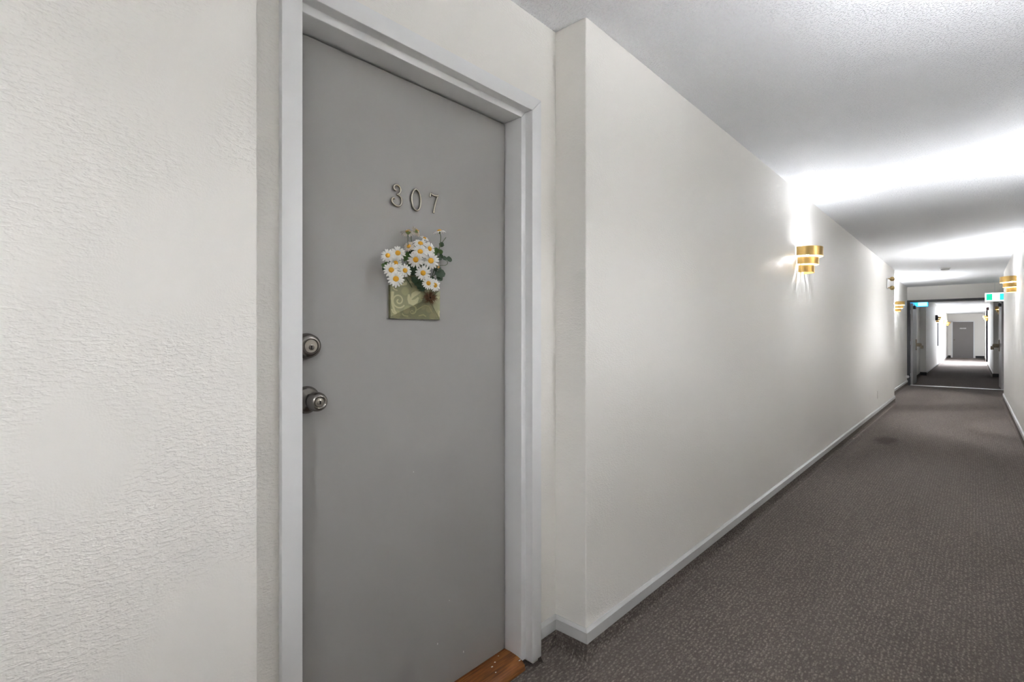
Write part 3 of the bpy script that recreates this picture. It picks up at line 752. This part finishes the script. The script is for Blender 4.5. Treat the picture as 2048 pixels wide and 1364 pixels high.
# ------------------------------------------------------------------ fire doors
fr = tag(MB().box(XLR, XLR + 0.055, FD - 0.02, FD + 0.14, 0, 2.055).build('trim_1', 'frame_grey', bevel=0.003), 'dark grey steel frame around the open fire doors', 'door frame', kind='structure')
MB().box(XRR - 0.055, XRR, FD - 0.02, FD + 0.14, 0, 2.055).build('jamb', 'frame_grey', fr, bevel=0.003)
MB().box(XLR, XRR, FD - 0.02, FD + 0.14, 2.055, 2.108).build('head_jamb', 'frame_grey', fr, bevel=0.003)
MB().box(XLR + 0.055, XRR - 0.055, FD - 0.01, FD + 0.10, 0.0, 0.012).build('floor_strip', 'aluminium', fr, bevel=0.003)['label'] = 'bright metal floor strip'
def fire_leaf(name, hx, sgn, ang, label):
    t = tag(empty(name, (hx, FD + 0.10, 0), ang), label, 'door', kind='structure')
    W = 0.90
    # local: leaf runs along +Y from its hinge, inner face towards sgn * X
    x0, x1 = (0.0, 0.045) if sgn > 0 else (-0.045, 0.0)
    MB().box(x0, x1, 0, W, 0.012, 2.045).build('leaf', 'fire_leaf_paint', t, bevel=0.002)
    xf = x1 if sgn > 0 else x0
    b = lambda a, c: (min(xf + sgn * a, xf + sgn * c), max(xf + sgn * a, xf + sgn * c))
    MB().box(*b(-0.001, 0.018), 0.66, 0.78, 0.86, 1.14).build('lock_plate', 'bronze', t, bevel=0.004)
    hd = MB().box(*b(0.015, 0.11), 0.69, 0.75, 0.95, 1.04).box(*b(0.07, 0.125), 0.58, 0.75, 0.955, 1.02).box(*b(0.10, 0.16), 0.56, 0.63, 0.90, 0.985).build('lever_handle', 'bronze', t, bevel=0.006)
    MB().box(*b(-0.001, 0.012), 0.80, 0.86, 0.96, 1.05).build('strike_box', 'bronze', t, bevel=0.003)
    MB().box(*b(-0.001, 0.05), 0.06, 0.24, 1.90, 1.97).box(*b(0.015, 0.035), 0.10, 0.50, 1.975, 1.99).build('door_closer', 'plastic_dark', t, bevel=0.004)
    for z in (0.25, 1.05, 1.82):
        MB().tube([(x0 + (0 if sgn > 0 else 0.045), -0.012, z - 0.05), (x0 + (0 if sgn > 0 else 0.045), -0.012, z + 0.05)], 0.009, 10).build('hinge', 'aluminium', t, smooth_=True)
    return t
fire_leaf('door_2', XLR + 0.058, 1, -0.02, 'left fire door leaf standing open against the recess wall')
fire_leaf('door_3', XRR - 0.058, -1, 0.02, 'right fire door leaf standing open, seen almost edge-on')
t = tag(empty('door_holder', (XLR, FD - 0.30, 0)), 'small white magnetic door holder low by the left fire door frame', 'door holder')
MB().box(XLR - XLR, 0.05, 0.0, 0.05, 0.20, 0.26).build('body', 'plastic_white', t, bevel=0.004)
MB().lathe([(0.018, 0.05), (0.018, 0.062), (0.0, 0.062)], (0, 0.025, 0.23), 'X', 14).build('magnet', 'aluminium', t, smooth_=True)

# ------------------------------------------------------------------ exit signs
t = tag(empty('exit_sign', (0.345, 15.72, 2.0)), 'lit green and white exit sign at the right above the fire doors', 'exit sign')
MB().box(-0.165, 0.165, -0.03, 0.03, 0.0, 0.20).build('housing', 'plastic_white', t, bevel=0.004)
MB().box(-0.160, 0.160, -0.034, -0.0295, 0.006, 0.194).build('sign_face', 'sign_white', t, bevel=0.001)
MB().box(-0.138, -0.040, -0.037, -0.0335, 0.030, 0.172).build('sign_panel', 'sign_green', t)['label'] = 'green left panel'
MB().box(0.080, 0.150, -0.037, -0.0335, 0.030, 0.172).build('sign_panel', 'sign_teal', t)['label'] = 'teal green right panel'
q = MB().lathe([(0.012, -0.037), (0.0, -0.0375)], (0.022, 0, 0.130), 'Y', 12)
q.tube([(0.020, -0.0365, 0.112), (0.016, -0.0365, 0.085)], 0.007, 6).tube([(0.016, -0.0365, 0.085), (0.036, -0.0365, 0.070), (0.036, -0.0365, 0.050)], 0.0055, 6)
q.tube([(0.016, -0.0365, 0.085), (0.004, -0.0365, 0.066), (-0.012, -0.0365, 0.060)], 0.0055, 6).tube([(0.020, -0.0365, 0.110), (0.038, -0.0365, 0.098)], 0.0045, 6).tube([(0.020, -0.0365, 0.110), (0.002, -0.0365, 0.096)], 0.0045, 6)
q.build('running_figure', 'sign_pale', t)
MB().box(-0.008, 0.008, -0.008, 0.008, 0.20, 0.46).build('hanger', 'plastic_white', t)
t = tag(empty('blue_sign', (-1.035, 16.55, 1.965)), 'glowing blue sign below the door head at the left', 'sign')
MB().box(-0.185, 0.185, -0.02, 0.02, 0.0, 0.18).build('housing', 'plastic_dark', t, bevel=0.004)
MB().box(-0.180, 0.180, -0.024, -0.0195, 0.004, 0.176).build('sign_face', 'sign_blue', t)
MB().box(-0.02, 0.160, -0.027, -0.0235, 0.020, 0.150).build('sign_panel', 'sign_cyan', t)['label'] = 'paler cyan panel'
MB().box(-0.008, 0.008, -0.008, 0.008, 0.18, 0.51).build('hanger', 'plastic_dark', t)

# ------------------------------------------------------------------ small fittings
t = tag(empty('smoke_detector', (-0.38, 11.87, H)), 'round white smoke detector on the ceiling before the fire doors', 'smoke detector')
MB().lathe([(0.075, 0.0), (0.075, -0.012), (0.068, -0.020)], (0, 0, 0), 'Z', 28).build('base', 'plastic_white', t, smooth_=True)
MB().lathe([(0.060, -0.018), (0.056, -0.036), (0.040, -0.046), (0.0, -0.048)], (0, 0, 0), 'Z', 28).build('cover', 'plastic_white', t, smooth_=True)
MB().lathe([(0.061, -0.024), (0.061, -0.030)], (0, 0, 0), 'Z', 28).build('vent_slot', 'plastic_dark', t, smooth_=True)
t = tag(empty('cover_plate', (XL, 9.44, 0.34)), 'blank cream cover plate low on the left wall', 'wall plate')
MB().box(0, 0.005, -0.036, 0.036, -0.058, 0.058).build('plate', 'plaster_wall', t, bevel=0.002)
for z in (-0.04, 0.04): MB().lathe([(0.003, 0.005), (0.002, 0.0065), (0, 0.0065)], (0, 0, z), 'X', 10).build('screw', 'plastic_white', t)
t = tag(empty('twin_wall_fixture', (XL, 10.55, 2.11)), 'small brass-coloured two-headed fixture high on the left wall by the corner', 'wall fixture')
MB().box(0, 0.022, -0.06, 0.10, -0.085, 0.085).build('body', 'plastic_white', t, bevel=0.01)
for z in (0.075, -0.075):
    MB().tube([(0.02, -0.05, z), (0.05, -0.03, z), (0.07, 0.0, z)], 0.008, 8).build('arm', 'brass_dull', t, smooth_=True)
    MB().lathe([(0.010, -0.040), (0.026, -0.025), (0.036, 0.0), (0.036, 0.015), (0.030, 0.022), (0.0, 0.024)], (0.070, 0.02, z), 'Y', 18).build('lamp_head', 'brass_dull', t, smooth_=True)
t = tag(empty('alarm_box', (XL, 25.05, 1.90)), 'dark square alarm box on the left wall beyond the fire doors', 'alarm')
MB().box(0, 0.075, -0.09, 0.09, -0.09, 0.11).build('body', 'plastic_dark', t, bevel=0.008)
MB().lathe([(0.06, 0.075), (0.055, 0.085), (0.0, 0.085)], (0, 0, 0.01), 'X', 18).build('grille', 'frame_grey', t, smooth_=True)
t = tag(empty('wall_panel', (XL, 26.9, 0.85)), 'tall narrow dark panel on the left wall beyond the fire doors', 'wall panel')
MB().box(0, 0.02, -0.42, 0.42, 0, 0.86).build('board', 'frame_grey', t, bevel=0.003)
for a in ((-0.45, -0.42, 0, 0.86), (0.42, 0.45, 0, 0.86), (-0.45, 0.45, -0.03, 0), (-0.45, 0.45, 0.86, 0.89)):
    MB().box(0, 0.03, a[0], a[1], a[2], a[3]).build('frame_bar', 'frame_grey', t)
t = tag(empty('maroon_sounder', (XR, 26.6, 2.26)), 'small dark maroon box high on the far right wall', 'alarm')
MB().box(-0.07, 0, -0.06, 0.06, -0.06, 0.06).build('body', 'plastic_maroon', t, bevel=0.006)
MB().lathe([(0.03, -0.07), (0.026, -0.085), (0.0, -0.085)], (0, 0, 0), 'X', 14).build('lens', 'plastic_dark', t, smooth_=True)

# ------------------------------------------------------------------ end door
t = tag(empty('door_4', (-0.45, YE, 0)), 'dark grey door closing the far end of the corridor', 'door', kind='structure')
MB().box(-0.425, 0.425, -0.04, -0.005, 0.01, 1.985).build('leaf', 'end_door_paint', t, bevel=0.002)
MB().box(-0.475, -0.428, -0.05, 0, 0, 2.03).build('jamb', 'white_trim', t)
MB().box(0.428, 0.475, -0.05, 0, 0, 2.03).build('jamb', 'white_trim', t)
MB().box(-0.475, 0.475, -0.05, 0, 1.988, 2.035).build('head_jamb', 'white_trim', t)
MB().lathe([(0.03, -0.04), (0.03, -0.05), (0.012, -0.055), (0.012, -0.07), (0.028, -0.085), (0.024, -0.10), (0.0, -0.105)], (-0.36, 0, 1.0), 'Y', 16).build('door_knob', 'bronze', t, smooth_=True)
for i, x in enumerate((-0.13, -0.075, -0.02, 0.035, 0.09)):
    MB().box(x, x + 0.04, -0.045, -0.04, 1.60, 1.66).build('sign_letter', 'plastic_white', t)

# ------------------------------------------------------------------ window of the side lobby (daylight on the far floor)
t = tag(empty('window_1', (2.1, (LOB0 + LOB1) / 2, 0.5)), 'side lobby window that throws daylight on the far carpet', 'window', kind='structure')
hw = (LOB1 - LOB0) / 2 - 0.3
for a in ((-hw, -hw + 0.05, 0, 1.7), (hw - 0.05, hw, 0, 1.7), (-0.03, 0.03, 0.05, 1.65), (-hw + 0.05, hw - 0.05, 0, 0.05), (-hw + 0.05, hw - 0.05, 1.65, 1.7)):
    MB().box(0.02, 0.08, *a).build('window_frame', 'white_trim', t)
for s_ in (-1, 1):
    MB().box(0.048, 0.052, min(s_ * 0.03, s_ * (hw - 0.05)), max(s_ * 0.03, s_ * (hw - 0.05)), 0.05, 1.65).build('pane', 'window_glass', t)
ld = bpy.data.lights.new('daylight', 'AREA'); ld.shape = 'RECTANGLE'; ld.size = 2 * hw; ld.size_y = 1.6
ld.energy = DAYLIGHT; ld.color = (0.80, 0.88, 1.0)
lo = bpy.data.objects.new('daylight', ld); COL.objects.link(lo); lo.location = (2.08, (LOB0 + LOB1) / 2, 1.35); lo.rotation_euler = (0, PI / 2, 0)
